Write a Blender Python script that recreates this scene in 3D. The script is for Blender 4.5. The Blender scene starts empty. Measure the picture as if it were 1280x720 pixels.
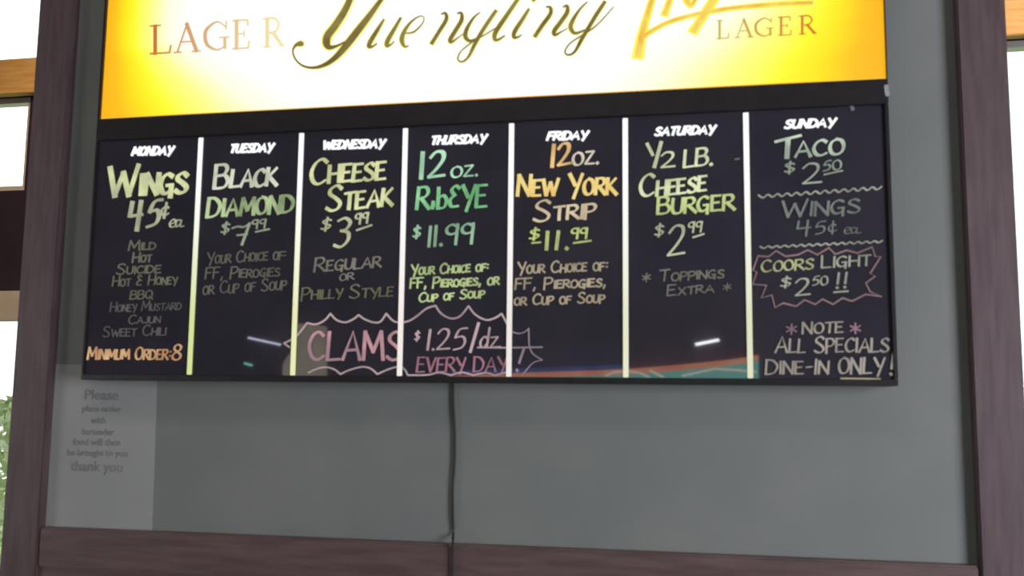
import bpy, bmesh, math, random
from mathutils import Vector, Matrix

random.seed(7)
S = bpy.context.scene
COL = S.collection

# ------------------------------------------------------------------ camera
ZO = 1.80                                    # height of the lower edge of the writing panels
CX, CY, CZ, YAW, PIT, ROL, FPX = 0.4954, -1.8783, -0.0476, 0.1988, 0.1165, 0.0113, 1207.8
FW = Vector((-math.sin(YAW)*math.cos(PIT), math.cos(YAW)*math.cos(PIT), math.sin(PIT)))
R0 = Vector((math.cos(YAW), math.sin(YAW), 0))
U0 = R0.cross(FW)
RT = R0*math.cos(ROL) + U0*math.sin(ROL)
UP = -R0*math.sin(ROL) + U0*math.cos(ROL)
CAM = Vector((CX, CY, CZ + ZO))
cd = bpy.data.cameras.new('camera'); co = bpy.data.objects.new('camera', cd); COL.objects.link(co)
cd.sensor_width = 36; cd.lens = FPX/1280*36
m = Matrix.Identity(4)
for i in range(3):
    m[i][0] = RT[i]; m[i][1] = UP[i]; m[i][2] = -FW[i]; m[i][3] = CAM[i]
co.matrix_world = m
cd.dof.use_dof = True; cd.dof.focus_distance = 5.5; cd.dof.aperture_fstop = 6.2
S.camera = co

# ------------------------------------------------------------------ world, lights, exposure
w = bpy.data.worlds.new('sky'); S.world = w; w.use_nodes = True
wn = w.node_tree; bg = wn.nodes['Background']
tc = wn.nodes.new('ShaderNodeTexCoord'); sx = wn.nodes.new('ShaderNodeSeparateXYZ'); rp = wn.nodes.new('ShaderNodeValToRGB')
wn.links.new(tc.outputs['Generated'], sx.inputs[0]); wn.links.new(sx.outputs['Z'], rp.inputs[0])
rp.color_ramp.elements[0].color = (1, 1, 1, 1); rp.color_ramp.elements[1].color = (.72, .84, 1, 1)
wn.links.new(rp.outputs[0], bg.inputs[0]); bg.inputs[1].default_value = 2.0

def area(name, loc, target, sx_, sy_, power, color):
    l = bpy.data.lights.new(name, 'AREA'); l.shape = 'RECTANGLE'; l.size = sx_; l.size_y = sy_
    l.energy = power; l.color = color
    o = bpy.data.objects.new(name, l); COL.objects.link(o); o.location = loc
    o.rotation_euler = (Vector(target) - Vector(loc)).to_track_quat('-Z', 'Y').to_euler()
    return o
area('added_fill_right', (3.14, -2.2, 1.75), (1.0, -.3, 1.75), 1.3, 1.5, 104, (.90, .91, 1))  # fill light added to brighten the partition's right side
area('added_fill_left', (-3.34, -2.2, 1.75), (-1.0, -.3, 1.75), 1.3, 1.5, 12, (1, .96, .95))  # weaker fill added from the opposite side for the partition
area('ceiling_light_front', (-.3, -1.6, 3.93), (-.3, -1.3, 0), 1.2, .5, 11, (1, .93, .86))
area('ceiling_light_back', (-1.9, 1.3, 3.93), (-1.9, 1.9, 2), .6, .5, 40, (1, .72, .42))
area('ceiling_light_back_right', (2.0, 1.3, 3.93), (2.0, 1.9, 2), .6, .5, 30, (1, .74, .48))
S.view_settings.view_transform = 'Standard'; S.view_settings.look = 'None'
S.view_settings.exposure = 0; S.view_settings.gamma = 1; S.view_settings.use_curve_mapping = False

# ------------------------------------------------------------------ helpers
def P(px, py, Y=0.0):
    """the point of the upright plane at depth Y that the photograph shows at a pixel"""
    d = FW + RT*((px-640)/FPX) - UP*((py-360)/FPX)
    t = (Y - CAM.y)/d.y
    return CAM + d*t
def lin(c):
    return tuple(((v/255)/12.92 if v/255 <= .04045 else ((v/255+.055)/1.055)**2.4) for v in c)

def new_mat(name):
    mt = bpy.data.materials.new(name); mt.use_nodes = True
    return mt, mt.node_tree, mt.node_tree.nodes['Principled BSDF']
def surf(name, c1, c2=None, scale=20, rough=.6, spec=.5, stretch=(1, 1, 1), bump=0.0, detail=4, metal=0):
    mt, nt, b = new_mat(name)
    c2 = c2 or c1
    t = nt.nodes.new('ShaderNodeTexCoord'); mp = nt.nodes.new('ShaderNodeMapping'); n = nt.nodes.new('ShaderNodeTexNoise')
    r = nt.nodes.new('ShaderNodeValToRGB')
    mp.inputs['Scale'].default_value = stretch
    n.inputs['Scale'].default_value = scale; n.inputs['Detail'].default_value = detail
    r.color_ramp.elements[0].position = .35; r.color_ramp.elements[1].position = .68
    r.color_ramp.elements[0].color = (*c1, 1); r.color_ramp.elements[1].color = (*c2, 1)
    nt.links.new(t.outputs['Object'], mp.inputs[0]); nt.links.new(mp.outputs[0], n.inputs['Vector'])
    nt.links.new(n.outputs['Fac'], r.inputs[0]); nt.links.new(r.outputs[0], b.inputs['Base Color'])
    b.inputs['Roughness'].default_value = rough; b.inputs['Specular IOR Level'].default_value = spec
    b.inputs['Metallic'].default_value = metal
    if bump:
        bp = nt.nodes.new('ShaderNodeBump'); bp.inputs['Strength'].default_value = bump; bp.inputs['Distance'].default_value = .002
        nt.links.new(n.outputs['Fac'], bp.inputs['Height']); nt.links.new(bp.outputs[0], b.inputs['Normal'])
    return mt
def glow(name, c1, c2, scale=14, strength=1.0, base=(.02, .02, .02), stretch=(1, 1, 1)):
    """self-luminous ink or lit plastic, its cover uneven between two tones"""
    mt, nt, b = new_mat(name)
    t = nt.nodes.new('ShaderNodeTexCoord'); n = nt.nodes.new('ShaderNodeTexNoise'); r = nt.nodes.new('ShaderNodeValToRGB')
    mp = nt.nodes.new('ShaderNodeMapping'); mp.inputs['Scale'].default_value = stretch
    n.inputs['Scale'].default_value = scale; n.inputs['Detail'].default_value = 3
    r.color_ramp.elements[0].position = .38; r.color_ramp.elements[1].position = .62
    r.color_ramp.elements[0].color = (*c1, 1); r.color_ramp.elements[1].color = (*c2, 1)
    nt.links.new(t.outputs['Object'], mp.inputs[0]); nt.links.new(mp.outputs[0], n.inputs['Vector'])
    nt.links.new(n.outputs['Fac'], r.inputs[0]); nt.links.new(r.outputs[0], b.inputs['Emission Color'])
    b.inputs['Emission Strength'].default_value = strength
    b.inputs['Base Color'].default_value = (*base, 1); b.inputs['Roughness'].default_value = .6
    return mt
_inks = {}
def ink(rgb, rgb2=None):
    k = (rgb, rgb2)
    if k not in _inks:
        if max(rgb) > 165 and rgb[0] < 240:
            g = max(rgb); rgb = tuple(min(255, (v*.78 + g*.22)*1.04) for v in rgb)
            if rgb2: g = max(rgb2); rgb2 = tuple(v*.85 + g*.15 for v in rgb2)
        c = lin(rgb); c2 = lin(rgb2) if rgb2 else tuple(v*.62 for v in c)
        _inks[k] = glow('glowing_marker_ink', c2, c, 16, 1.0)
    return _inks[k]

def link(name, me, mat, parent=None):
    o = bpy.data.objects.new(name, me); COL.objects.link(o)
    if mat: me.materials.append(mat)
    if parent: o.parent = parent
    return o
def mesh_bm(name, bm, mat, parent=None, smooth=False):
    me = bpy.data.meshes.new(name); bmesh.ops.recalc_face_normals(bm, faces=bm.faces[:]); bm.to_mesh(me); bm.free()
    if smooth:
        for p in me.polygons: p.use_smooth = True
    return link(name, me, mat, parent)
def add_box(bm, x0, x1, y0, y1, z0, z1, bev=0):
    vs = [bm.verts.new((x, y, z)) for x in (x0, x1) for y in (y0, y1) for z in (z0, z1)]
    fs = [bm.faces.new([vs[i] for i in q]) for q in ((0, 1, 3, 2), (4, 6, 7, 5), (0, 4, 5, 1), (2, 3, 7, 6), (0, 2, 6, 4), (1, 5, 7, 3))]
    if bev:
        es = {e for f in fs for e in f.edges}
        bmesh.ops.bevel(bm, geom=list(es), offset=bev, segments=2, affect='EDGES')
def box(name, mat, x0, x1, y0, y1, z0, z1, parent=None, bev=0):
    bm = bmesh.new(); add_box(bm, x0, x1, y0, y1, z0, z1, bev); return mesh_bm(name, bm, mat, parent)
def slab(name, pts, y0, y1, mat, parent=None, bev=0):
    """prism: an outline in X,Z given thickness from y0 to y1"""
    bm = bmesh.new()
    a = [bm.verts.new((p[0], y0, p[1])) for p in pts]; b = [bm.verts.new((p[0], y1, p[1])) for p in pts]
    n = len(pts); fs = [bm.faces.new(a), bm.faces.new(b[::-1])]
    for i in range(n): fs.append(bm.faces.new((a[i], b[i], b[(i+1) % n], a[(i+1) % n])))
    if bev: bmesh.ops.bevel(bm, geom=list({e for f in fs for e in f.edges}), offset=bev, segments=2, affect='EDGES')
    return mesh_bm(name, bm, mat, parent)
def quadpx(name, corners, Yf, Yb, mat, parent=None, bev=0):
    pts = [(P(x, y, Yf).x, P(x, y, Yf).z) for x, y in corners]
    return slab(name, pts, Yf, Yb, mat, parent, bev)
def tube(name, pts, rad, mat, parent=None, seg=8):
    bm = bmesh.new(); rings = []
    for i, p in enumerate(pts):
        p = Vector(p); d = (Vector(pts[min(i+1, len(pts)-1)]) - Vector(pts[max(i-1, 0)])).normalized()
        a = d.orthogonal().normalized() if abs(d.z) < .9 else Vector((1, 0, 0)).cross(d).normalized()
        b = d.cross(a); r = rad[i] if isinstance(rad, (list, tuple)) else rad
        rings.append([bm.verts.new(p + (a*math.cos(t) + b*math.sin(t))*r) for t in [k*2*math.pi/seg for k in range(seg)]])
    for q in range(len(rings)-1):
        for k in range(seg): bm.faces.new((rings[q][k], rings[q][(k+1) % seg], rings[q+1][(k+1) % seg], rings[q+1][k]))
    bm.faces.new(rings[0]); bm.faces.new(rings[-1][::-1])
    return mesh_bm(name, bm, mat, parent, True)
def tag(o, label, cat, group=None):
    o['label'] = label; o['category'] = cat
    if group: o['group'] = group
    return o
def empty(name, loc):
    o = bpy.data.objects.new(name, None); COL.objects.link(o); o.location = loc; o.empty_display_size = .05
    return o
def keep(child, root):                       # parent while keeping world place (all meshes are built in world space)
    child.parent = root; child.matrix_parent_inverse = Matrix.Translation(-root.location)
    return child
def structure(o): o['kind'] = 'structure'; return o

# ------------------------------------------------------------------ stroke lettering
GL = {
'A': (.78, ["0,0 .4,1 .78,0", ".13,.33 .66,.36"]),
'B': (.66, ["0,0 .02,1", "~.0,1 .45,1 .58,.8 .42,.58 .06,.53", "~.06,.53 .5,.54 .66,.28 .48,.03 0,0"]),
'C': (.66, ["~.64,.86 .42,1 .14,.84 0,.48 .12,.12 .38,0 .68,.14"]),
'D': (.72, ["0,0 .02,1", "~-.04,1 .4,.95 .7,.6 .6,.2 .35,.03 -.03,0"]),
'E': (.56, ["0,0 .02,1", "0,.99 .55,1", "0,.52 .46,.54", "0,0 .58,.02"]),
'F': (.54, ["0,0 .02,1", "0,.98 .56,1", "0,.54 .46,.54"]),
'G': (.7, ["~.64,.88 .4,1 .12,.82 0,.45 .12,.1 .36,.03 .6,.2", ".34,.42 .68,.44", ".62,.44 .58,-.16"]),
'H': (.68, ["0,0 .02,1", ".66,0 .68,1", "0,.5 .68,.52"]),
'I': (.1, [".05,0 .06,1"]),
'J': (.5, ["~.48,1 .48,.3 .3,.02 .04,.14"]),
'K': (.66, ["0,0 .02,1", ".6,1 .05,.44", ".14,.5 .7,-.02"]),
'L': (.54, [".02,1 0,0", "0,0 .56,.03"]),
'M': (.88, ["0,0 .08,1", ".08,1 .44,.28", ".44,.28 .8,1", ".8,1 .88,0"]),
'N': (.7, ["0,0 .03,1", ".03,1 .66,0", ".66,0 .7,1"]),
'O': (.7, ["~.36,1 .1,.84 0,.48 .12,.1 .38,0 .62,.16 .7,.52 .58,.88 .32,1"]),
'P': (.6, ["0,-.08 .02,1", "~-.03,.98 .42,1 .6,.78 .44,.5 .05,.42"]),
'Q': (.74, ["~.36,1 .1,.84 0,.48 .12,.1 .38,0 .62,.16 .7,.52 .58,.88 .32,1", ".42,.25 .76,-.1"]),
'R': (.66, ["0,0 .02,1", "~-.03,.98 .42,1 .58,.78 .42,.55 .05,.46", ".22,.48 .7,0"]),
'S': (.62, ["~.58,.86 .38,1 .12,.88 .1,.68 .36,.5 .58,.28 .5,.06 .24,0 0,.12"]),
'T': (.66, ["0,.96 .68,1", ".36,.98 .33,0"]),
'U': (.64, ["~.02,1 0,.4 .1,.06 .34,0 .56,.12 .62,.5 .64,1"]),
'V': (.68, [".0,1 .34,0", ".34,0 .68,1"]),
'W': (1.1, ["0,1 .28,0", ".28,0 .54,.8", ".54,.8 .82,0", ".82,0 1.1,1.04"]),
'X': (.66, ["0,1 .66,0", ".62,1 0,0"]),
'Y': (.68, [".0,1 .34,.46", ".7,1 .3,-.18"]),
'Z': (.62, [".02,.96 .58,1", ".58,1 .02,.02", ".02,.02 .64,.02"]),
'0': (.62, ["~.34,1 .08,.84 0,.48 .1,.1 .34,0 .56,.16 .62,.52 .52,.88 .3,1"]),
'1': (.12, [".07,1 .05,0"]),
'2': (.64, ["~.04,.78 .24,1 .5,.96 .54,.7 .34,.36 .04,.03", ".04,.03 .66,.07"]),
'3': (.6, ["~.05,.9 .32,1 .54,.84 .42,.6 .2,.54", "~.2,.54 .5,.46 .52,.18 .28,-.05 0,.02"]),
'4': (.66, [".04,1 .0,.46", ".0,.46 .6,.5", ".46,1.02 .42,-.1"]),
'5': (.62, ["~.62,1.02 .36,1 .2,.88 .08,.56", "~.08,.56 .42,.62 .56,.4 .44,.1 .04,-.02"]),
'7': (.66, ["~.0,.78 .2,.86 .42,.82 .62,.99", ".62,1 .4,-.1", ".2,.4 .56,.44"]),
'8': (.62, ["~.3,.54 .1,.7 .14,.92 .34,1 .54,.88 .5,.66 .3,.54 .06,.34 .06,.1 .32,0 .56,.12 .56,.36 .3,.54"]),
'9': (.58, ["~.5,.9 .26,1 .04,.84 .06,.6 .3,.52 .52,.66 .54,.92", ".54,1 .48,0"]),
'$': (.5, ["~.46,.78 .28,.88 .08,.76 .22,.52 .44,.34 .3,.12 .02,.18", ".28,1.04 .22,-.04"]),
'{c}': (.56, ["~.48,.66 .3,.76 .08,.56 .12,.28 .34,.2 .54,.3", ".32,1 .28,0"]),
'{d}': (.56, ["~.46,.5 .24,.6 .02,.34 .06,.06 .28,.0 .46,.2", ".54,1.1 .48,0"]),
'{z}': (.6, [".0,.56 .5,.58", ".5,.58 .0,.0", ".0,0 .7,.02"]),
'{b}': (.5, [".0,.96 .0,.0", "~.0,.45 .28,.6 .48,.36 .34,.04 .0,.02"]),
'{a}': (.9, ["~.05,.4 .3,.5 .4,.75 .2,.85 .0,.5 .1,.1 .4,.1", "~.8,.7 .55,.75 .45,.35 .6,.08 .8,.4 .85,.75 .82,.1 1.1,.1"]),
'{E}': (.5, ["~.5,.88 .28,1 .08,.8 .26,.56", "~.26,.56 .02,.36 .1,.06 .5,.06"]),
'{i}': (.22, [".1,.16 .12,.12", ".1,.3 .08,0"]),
'&': (.6, ["~.5,.9 .25,1 .15,.8 .35,.55 .1,.35 .1,.08 .5,.05", ".3,.5 .55,.5"]),
'.': (.12, [".05,.05 .08,0"]), ',': (.16, [".1,.12 .02,-.2"]), ':': (.14, [".04,.62 .14,.63", ".04,.28 .14,.29"]),
'!': (.14, [".1,1 .05,.3", ".03,.08 .05,.02"]), '/': (.6, [".6,1.15 .0,-.12"]), '-': (.4, [".02,.46 .4,.5"]),
'*': (.8, [".4,.95 .4,.1", ".05,.72 .75,.32", ".75,.75 .05,.3"]), ' ': (.34, []),
}
def catmull(p, n=6):
    out = []
    for i in range(len(p)-1):
        a, b, c, d = p[max(i-1, 0)], p[i], p[i+1], p[min(i+2, len(p)-1)]
        for k in range(n):
            t = k/n
            out.append(tuple(.5*((2*b[j]) + (-a[j]+c[j])*t + (2*a[j]-5*b[j]+4*c[j]-d[j])*t*t + (-a[j]+3*b[j]-3*c[j]+d[j])*t**3) for j in range(len(b))))
    out.append(tuple(p[-1])); return out
def parse(s):
    sm = s[0] == '~'
    p = [tuple(float(v) for v in q.split(',')) for q in s.lstrip('~').split()]
    return catmull(p, 5) if sm else p
def ribbon(bm, pts, wid, nib=None, y=-.0012, th=.0010, lift=0.0):
    """pts: (x,z) in metres, wid: one width or one per point; nib = (angle, thin share) of a chisel tip"""
    n = len(pts); L = []
    for i in range(n):
        a, b = pts[max(i-1, 0)], pts[min(i+1, n-1)]
        dx, dz = b[0]-a[0], b[1]-a[1]; l = math.hypot(dx, dz) or 1e-9; dx /= l; dz /= l
        ww = wid[i] if isinstance(wid, (list, tuple)) else wid
        if nib:
            s = dx*math.sin(nib[0]) - dz*math.cos(nib[0]); ww *= math.sqrt(nib[1]**2 + (1-nib[1]**2)*s*s)
        h = ww/2; ex = 0
        if i == 0: ex = -h*.6
        elif i == n-1: ex = h*.6
        x, z = pts[i][0]+dx*ex, pts[i][1]+dz*ex
        L.append(((x - dz*h, z + dx*h), (x + dz*h, z - dx*h)))
    yf, yb = y-th-lift, y
    fr = [(bm.verts.new((l[0], yf, l[1])), bm.verts.new((r[0], yf, r[1]))) for l, r in L]
    bk = [(bm.verts.new((l[0], yb, l[1])), bm.verts.new((r[0], yb, r[1]))) for l, r in L]
    for i in range(n-1):
        bm.faces.new((fr[i][0], fr[i][1], fr[i+1][1], fr[i+1][0]))
        bm.faces.new((fr[i][0], fr[i+1][0], bk[i+1][0], bk[i][0])); bm.faces.new((fr[i][1], bk[i][1], bk[i+1][1], fr[i+1][1]))
    bm.faces.new((fr[0][0], bk[0][0], bk[0][1], fr[0][1])); bm.faces.new((fr[-1][0], fr[-1][1], bk[-1][1], bk[-1][0]))
def mpp(x, y, Y=0):                          # metres per pixel there
    return (P(x, y+5, Y) - P(x, y-5, Y)).length/10
def tokens(s):
    out = []; i = 0
    while i < len(s):
        if s[i] == '{': j = s.index('}', i); out.append((s[i:j+1], False)); i = j+1
        else: out.append((s[i].upper(), s[i].islower())); i += 1
    return out
def write_line(bm, text, x0, y0, x1, y1, cap, wpx, small=.7, slant=.06, jit=.02, nib=(math.radians(25), .45), Y=0.0, y=-.0012):
    A, B = P(x0, y0, Y), P(x1, y1, Y); k = mpp((x0+x1)/2, (y0+y1)/2, Y)
    tk = tokens(text); gap = .16; adv = []; tot = 0
    for ch, sm in tk:
        s = small if sm else 1.0; wd = GL[ch][0]*s; adv.append((tot, s)); tot += wd + gap*s
    tot -= gap
    ux, uz = (B.x-A.x)/tot, (B.z-A.z)/tot; H = cap*k
    for (ch, sm), (off, s) in zip(tk, adv):
        jz = random.uniform(-jit, jit)*H; js = random.uniform(-.04, .04)
        for st in GL[ch][1]:
            pts = []
            for gx, gz in parse(st):
                t = off + gx*s + (slant+js)*gz*s*H/math.hypot(ux, uz)
                pts.append((A.x + ux*t, A.z + uz*t + gz*s*H + jz))
            ribbon(bm, pts, wpx*k, nib, y + Y, lift=random.uniform(0, .0002))
def stroke_px(bm, pxs, wpx, smooth=True, nib=None, y=-.0012, Y=0.0):
    three = len(pxs[0]) == 3
    q = catmull(pxs, 6) if smooth and len(pxs) > 2 else list(pxs)
    pts = []; wd = []
    for t in q:
        p = P(t[0], t[1], Y); pts.append((p.x, p.z)); wd.append((t[2] if three else wpx)*mpp(t[0], t[1], Y))
    ribbon(bm, pts, wd, nib, y+Y, lift=random.uniform(0, .0002))
def font_line(text, x0, y0, x1, y1, cap, Y, y, mat, parent, name, shear=0, bold=0.0, squash=None):
    cu = bpy.data.curves.new('tmp', 'FONT'); cu.body = text; cu.size = 1; cu.shear = shear; cu.offset = bold
    cu.extrude = .02; cu.resolution_u = 3
    to = bpy.data.objects.new('tmp', cu); COL.objects.link(to)
    dg = bpy.context.evaluated_depsgraph_get(); dg.update()
    me = bpy.data.meshes.new_from_object(to.evaluated_get(dg)); bpy.data.objects.remove(to)
    xs = [v.co.x for v in me.vertices]; x_a, x_b = min(xs), max(xs); H = .7
    A, B = P(x0, y0, Y), P(x1, y1, Y); k = mpp((x0+x1)/2, y0, Y)
    for v in me.vertices:
        t = (v.co.x-x_a)/(x_b-x_a); z = v.co.y/H*cap*k
        v.co = Vector((A.x + (B.x-A.x)*t, Y + y - (.0008 if v.co.z > 0 else 0), A.z + (B.z-A.z)*t + z))
    me.materials.clear()
    return link(name, me, mat, parent)

# ------------------------------------------------------------------ materials
GREY = surf('grey_panel_paint', (.20, .212, .205), (.225, .232, .222), 6, .55, .3, bump=.05)
WOOD = surf('dark_red_brown_wood', (.105, .064, .066), (.155, .098, .095), 9, .5, .4, (1, 1, 9), .2)
WOODV = surf('dark_red_brown_wood_upright', (.088, .058, .064), (.125, .085, .092), 9, .5, .4, (9, 9, 1), .2)
BLACKF = surf('black_frame_plastic', (.016, .013, .015), (.024, .019, .021), 40, .4, .4)
PANEL = surf('black_writing_panel', (.032, .030, .042), (.042, .038, .052), 7, .025, .9)
DARKWALL = surf('dark_plum_wall_paint', (.03, .022, .045), (.04, .03, .052), 5, .7, .2)
TAN = surf('tan_timber_header', (.78, .50, .22), (.66, .38, .13), 6, .5, .3, (1, 1, 8))
WHITEP = surf('off_white_window_paint', (.6, .56, .54), (.68, .65, .62), 8, .5)
CEIL = surf('ceiling_tile', (.42, .40, .38), (.5, .48, .45), 60, .9, .1)
FLOOR = surf('dark_floor_tile', (.08, .06, .05), (.12, .09, .07), 3, .4)
ROOMW = surf('dark_room_wall', (.12, .095, .09), (.16, .12, .11), 4, .8, .2)
PAPER = surf('grey_white_paper', (.335, .34, .335), (.37, .37, .365), 5, .8, .1)
TONER = surf('faded_black_print', (.225, .23, .24), (.265, .265, .27), 60, .8, .1)
CORD = surf('black_rubber', (.012, .012, .014), (.02, .02, .022), 30, .6)
GRASS = surf('lawn', (.2, .32, .08), (.35, .45, .15), 8, .9)
def glass():
    mt, nt, b = new_mat('clear_window_glass'); nt.nodes.remove(b)
    out = nt.nodes['Material Output']; t = nt.nodes.new('ShaderNodeBsdfTransparent'); g = nt.nodes.new('ShaderNodeBsdfGlossy')
    g.inputs['Roughness'].default_value = .02; mx = nt.nodes.new('ShaderNodeMixShader'); f = nt.nodes.new('ShaderNodeFresnel'); f.inputs[0].default_value = 1.45
    t.inputs[0].default_value = (.96, .98, .97, 1)
    ge = nt.nodes.new('ShaderNodeNewGeometry'); fr = nt.nodes.new('ShaderNodeMath'); fr.operation = 'SUBTRACT'; fr.inputs[0].default_value = 1
    nt.links.new(ge.outputs['Backfacing'], fr.inputs[1]); ml = nt.nodes.new('ShaderNodeMath'); ml.operation = 'MULTIPLY'
    nt.links.new(f.outputs[0], ml.inputs[0]); nt.links.new(fr.outputs[0], ml.inputs[1])     # only the outer skin reflects
    nt.links.new(ml.outputs[0], mx.inputs[0]); nt.links.new(t.outputs[0], mx.inputs[1]); nt.links.new(g.outputs[0], mx.inputs[2]); nt.links.new(mx.outputs[0], out.inputs[0])
    return mt
GLASS = glass()

# ------------------------------------------------------------------ the room
YW = .06                                      # front of the grey partition
XL, XR, YF, YB, ZC = -3.4, 3.2, -4.5, 2.4, 4.0
structure(box('floor', FLOOR, XL-.1, XR+.1, YF-.1, YB+.1, -.1, 0))
structure(box('ceiling', CEIL, XL-.1, XR+.1, YF-.1, YB+.1, ZC, ZC+.1))
structure(box('wall_front', ROOMW, XL, XR, YF-.1, YF, 0, ZC))
def hole_wall(name, axis, c0, c1, a0, a1, holes, mat):
    """wall slab spanning a0..a1 along its length with rectangular openings (u0,u1,z0,z1)"""
    bm = bmesh.new()
    us = sorted({a0, a1, *[h[0] for h in holes], *[h[1] for h in holes]}); zs = sorted({0, ZC, *[h[2] for h in holes], *[h[3] for h in holes]})
    for i in range(len(us)-1):
        for j in range(len(zs)-1):
            um, zm = (us[i]+us[i+1])/2, (zs[j]+zs[j+1])/2
            if any(h[0] < um < h[1] and h[2] < zm < h[3] for h in holes): continue
            if axis == 'x': add_box(bm, us[i], us[i+1], c0, c1, zs[j], zs[j+1])
            else: add_box(bm, c0, c1, us[i], us[i+1], zs[j], zs[j+1])
    return structure(mesh_bm(name, bm, mat))
# levels on the far wall, read off at the left edge of the photograph
zA, zB, zC_, zD = P(20, 78, YB).z, P(20, 121, YB).z, P(20, 238, YB).z, P(8, 366, YB).z
xl_hole0, xl_hole1 = P(-60, 180, YB).x - .9, P(60, 180, YB).x
xr0 = P(1240, 250, YB).x
holes = [(xl_hole0, P(33, 200, YB).x, zC_, zB), (xl_hole0, xl_hole1, zA, min(zA+.5, ZC-.08)),
         (xl_hole0, P(40, 600, YB).x, .9, zD), (xr0, XR-.25, 1.3, zB)]
hole_wall('wall_back', 'x', YB, YB+.1, XL, XR, holes, DARKWALL)
hole_wall('wall_right', 'y', XR, XR+.1, YF, YB, [(-2.9, -1.5, 1.0, 2.5)], ROOMW)
hole_wall('wall_left', 'y', XL-.1, XL, YF, YB, [(-2.9, -1.5, 1.0, 2.5)], ROOMW)
def window_x(n, h, frame, Yc):
    u0, u1, z0, z1 = h; bm = bmesh.new(); t = .028
    add_box(bm, u0, u0+t, Yc-.03, Yc+.03, z0, z1); add_box(bm, u1-t, u1, Yc-.03, Yc+.03, z0, z1)
    add_box(bm, u0+t, u1-t, Yc-.03, Yc+.03, z0, z0+t); add_box(bm, u0+t, u1-t, Yc-.03, Yc+.03, z1-t, z1)
    f = structure(mesh_bm('window_%d' % n, bm, frame))
    g = box('pane', GLASS, u0+t, u1-t, Yc-.004, Yc+.004, z0+t, z1-t, f)
    return f
for i, h in enumerate(holes): window_x(i+1, h, WHITEP if i != 0 else WHITEP, YB+.05)
# windows added in the two side walls to go with the fill lights
for n, xc in ((5, XR+.05), (6, XL-.05)):
    bm = bmesh.new()
    for a in ((-2.9, -2.86, 1.0, 2.5), (-1.54, -1.5, 1.0, 2.5), (-2.86, -1.54, 1.0, 1.04), (-2.86, -1.54, 2.46, 2.5), (-2.22, -2.18, 1.04, 2.46)):
        add_box(bm, xc-.03, xc+.03, a[0], a[1], a[2], a[3])
    fw_ = structure(mesh_bm('window_%d' % n, bm, WHITEP))
    box('pane', GLASS, xc-.004, xc+.004, -2.86, -2.22, 1.04, 2.46, fw_); box('pane', GLASS, xc-.004, xc+.004, -2.18, -1.54, 1.04, 2.46, fw_)
# timber header across the far wall, and the pale board above the lower left window
structure(box('trim_1', TAN, XL, XR, YB-.05, YB, zB, zA, bev=.004))
structure(box('trim_2', WHITEP, xl_hole0-.05, P(40, 600, YB).x+.05, YB-.04, YB, P(8, 402, YB).z, zD+.005, bev=.003))
# outside
structure(box('ground', GRASS, -12, 12, YB+.12, 16, -.3, -.02))
bm = bmesh.new(); rnd = random.Random(3)
bush_x = P(8, 560, YB+1.0).x
for k in range(2600):
    a = rnd.uniform(0, 6.283); r = rnd.random()**.5*.75; z = rnd.uniform(0.0, 1.75)
    rr = r*(1-(z/1.9)**3)
    c = Vector((bush_x + rr*math.cos(a), YB+1.2+rr*math.sin(a)*.8, z-.02)); s = rnd.uniform(.03, .06)
    d1 = Vector((rnd.uniform(-1, 1), rnd.uniform(-1, 1), rnd.uniform(-.6, 1))).normalized(); d2 = d1.orthogonal().normalized()
    vs = [bm.verts.new(c - d1*s), bm.verts.new(c + d2*s*.45), bm.verts.new(c + d1*s), bm.verts.new(c - d2*s*.45)]
    bm.faces.new(vs)
LEAF = surf('pale_green_leaf', (.42, .52, .22), (.62, .66, .42), 12, .5)
shrub = tag(empty('shrub', (bush_x, YB+1.2, -.02)), 'pale green leafy shrub outside the lower left window', 'shrub')
lf = mesh_bm('foliage', bm, LEAF); lf['kind'] = 'stuff'; keep(lf, shrub)
keep(tube('stem', [(bush_x, YB+1.2, -.02), (bush_x+.02, YB+1.18, .6), (bush_x-.03, YB+1.22, 1.2)], [.03, .022, .01], WOOD), shrub)

# partition: grey panel between timber posts, timber below
pz0 = P(640, 682, YW).z
px0, px1 = P(70, 400, YW).x, P(1212, 400, YW).x
structure(box('wall_partition', GREY, px0-.06, px1+.05, YW, YW+.05, pz0-.04, ZC))
def edge_x(x, y, Y): return P(x, y, Y).x
Yp = .034
lp0, lp1 = edge_x(28, 300, Yp), edge_x(70, 320, Yp)
rp0, rp1 = edge_x(1213, 400, Yp), edge_x(1270, 270, Yp)
structure(box('trim_3', WOODV, lp0, lp1, Yp, YW+.07, 0, ZC, bev=.003))
structure(box('trim_4', WOODV, rp0, rp1, Yp, YW+.07, 0, ZC, bev=.003))
rz = P(640, 684, Yp).z
structure(box('trim_5', WOOD, lp1+.0005, rp0-.0005, Yp+.004, YW+.06, rz-.085, rz, bev=.004))
structure(box('wall_lower', WOOD, lp1+.0005, rp0-.0005, Yp+.012, YW+.06, 0, rz-.0855))

# ------------------------------------------------------------------ the sign
root = tag(empty('menu_sign', (0, YW, ZO)), 'long black menu board with seven handwritten day columns under a glowing yellow beer sign', 'menu board')
def part(o): return keep(o, root)
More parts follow.
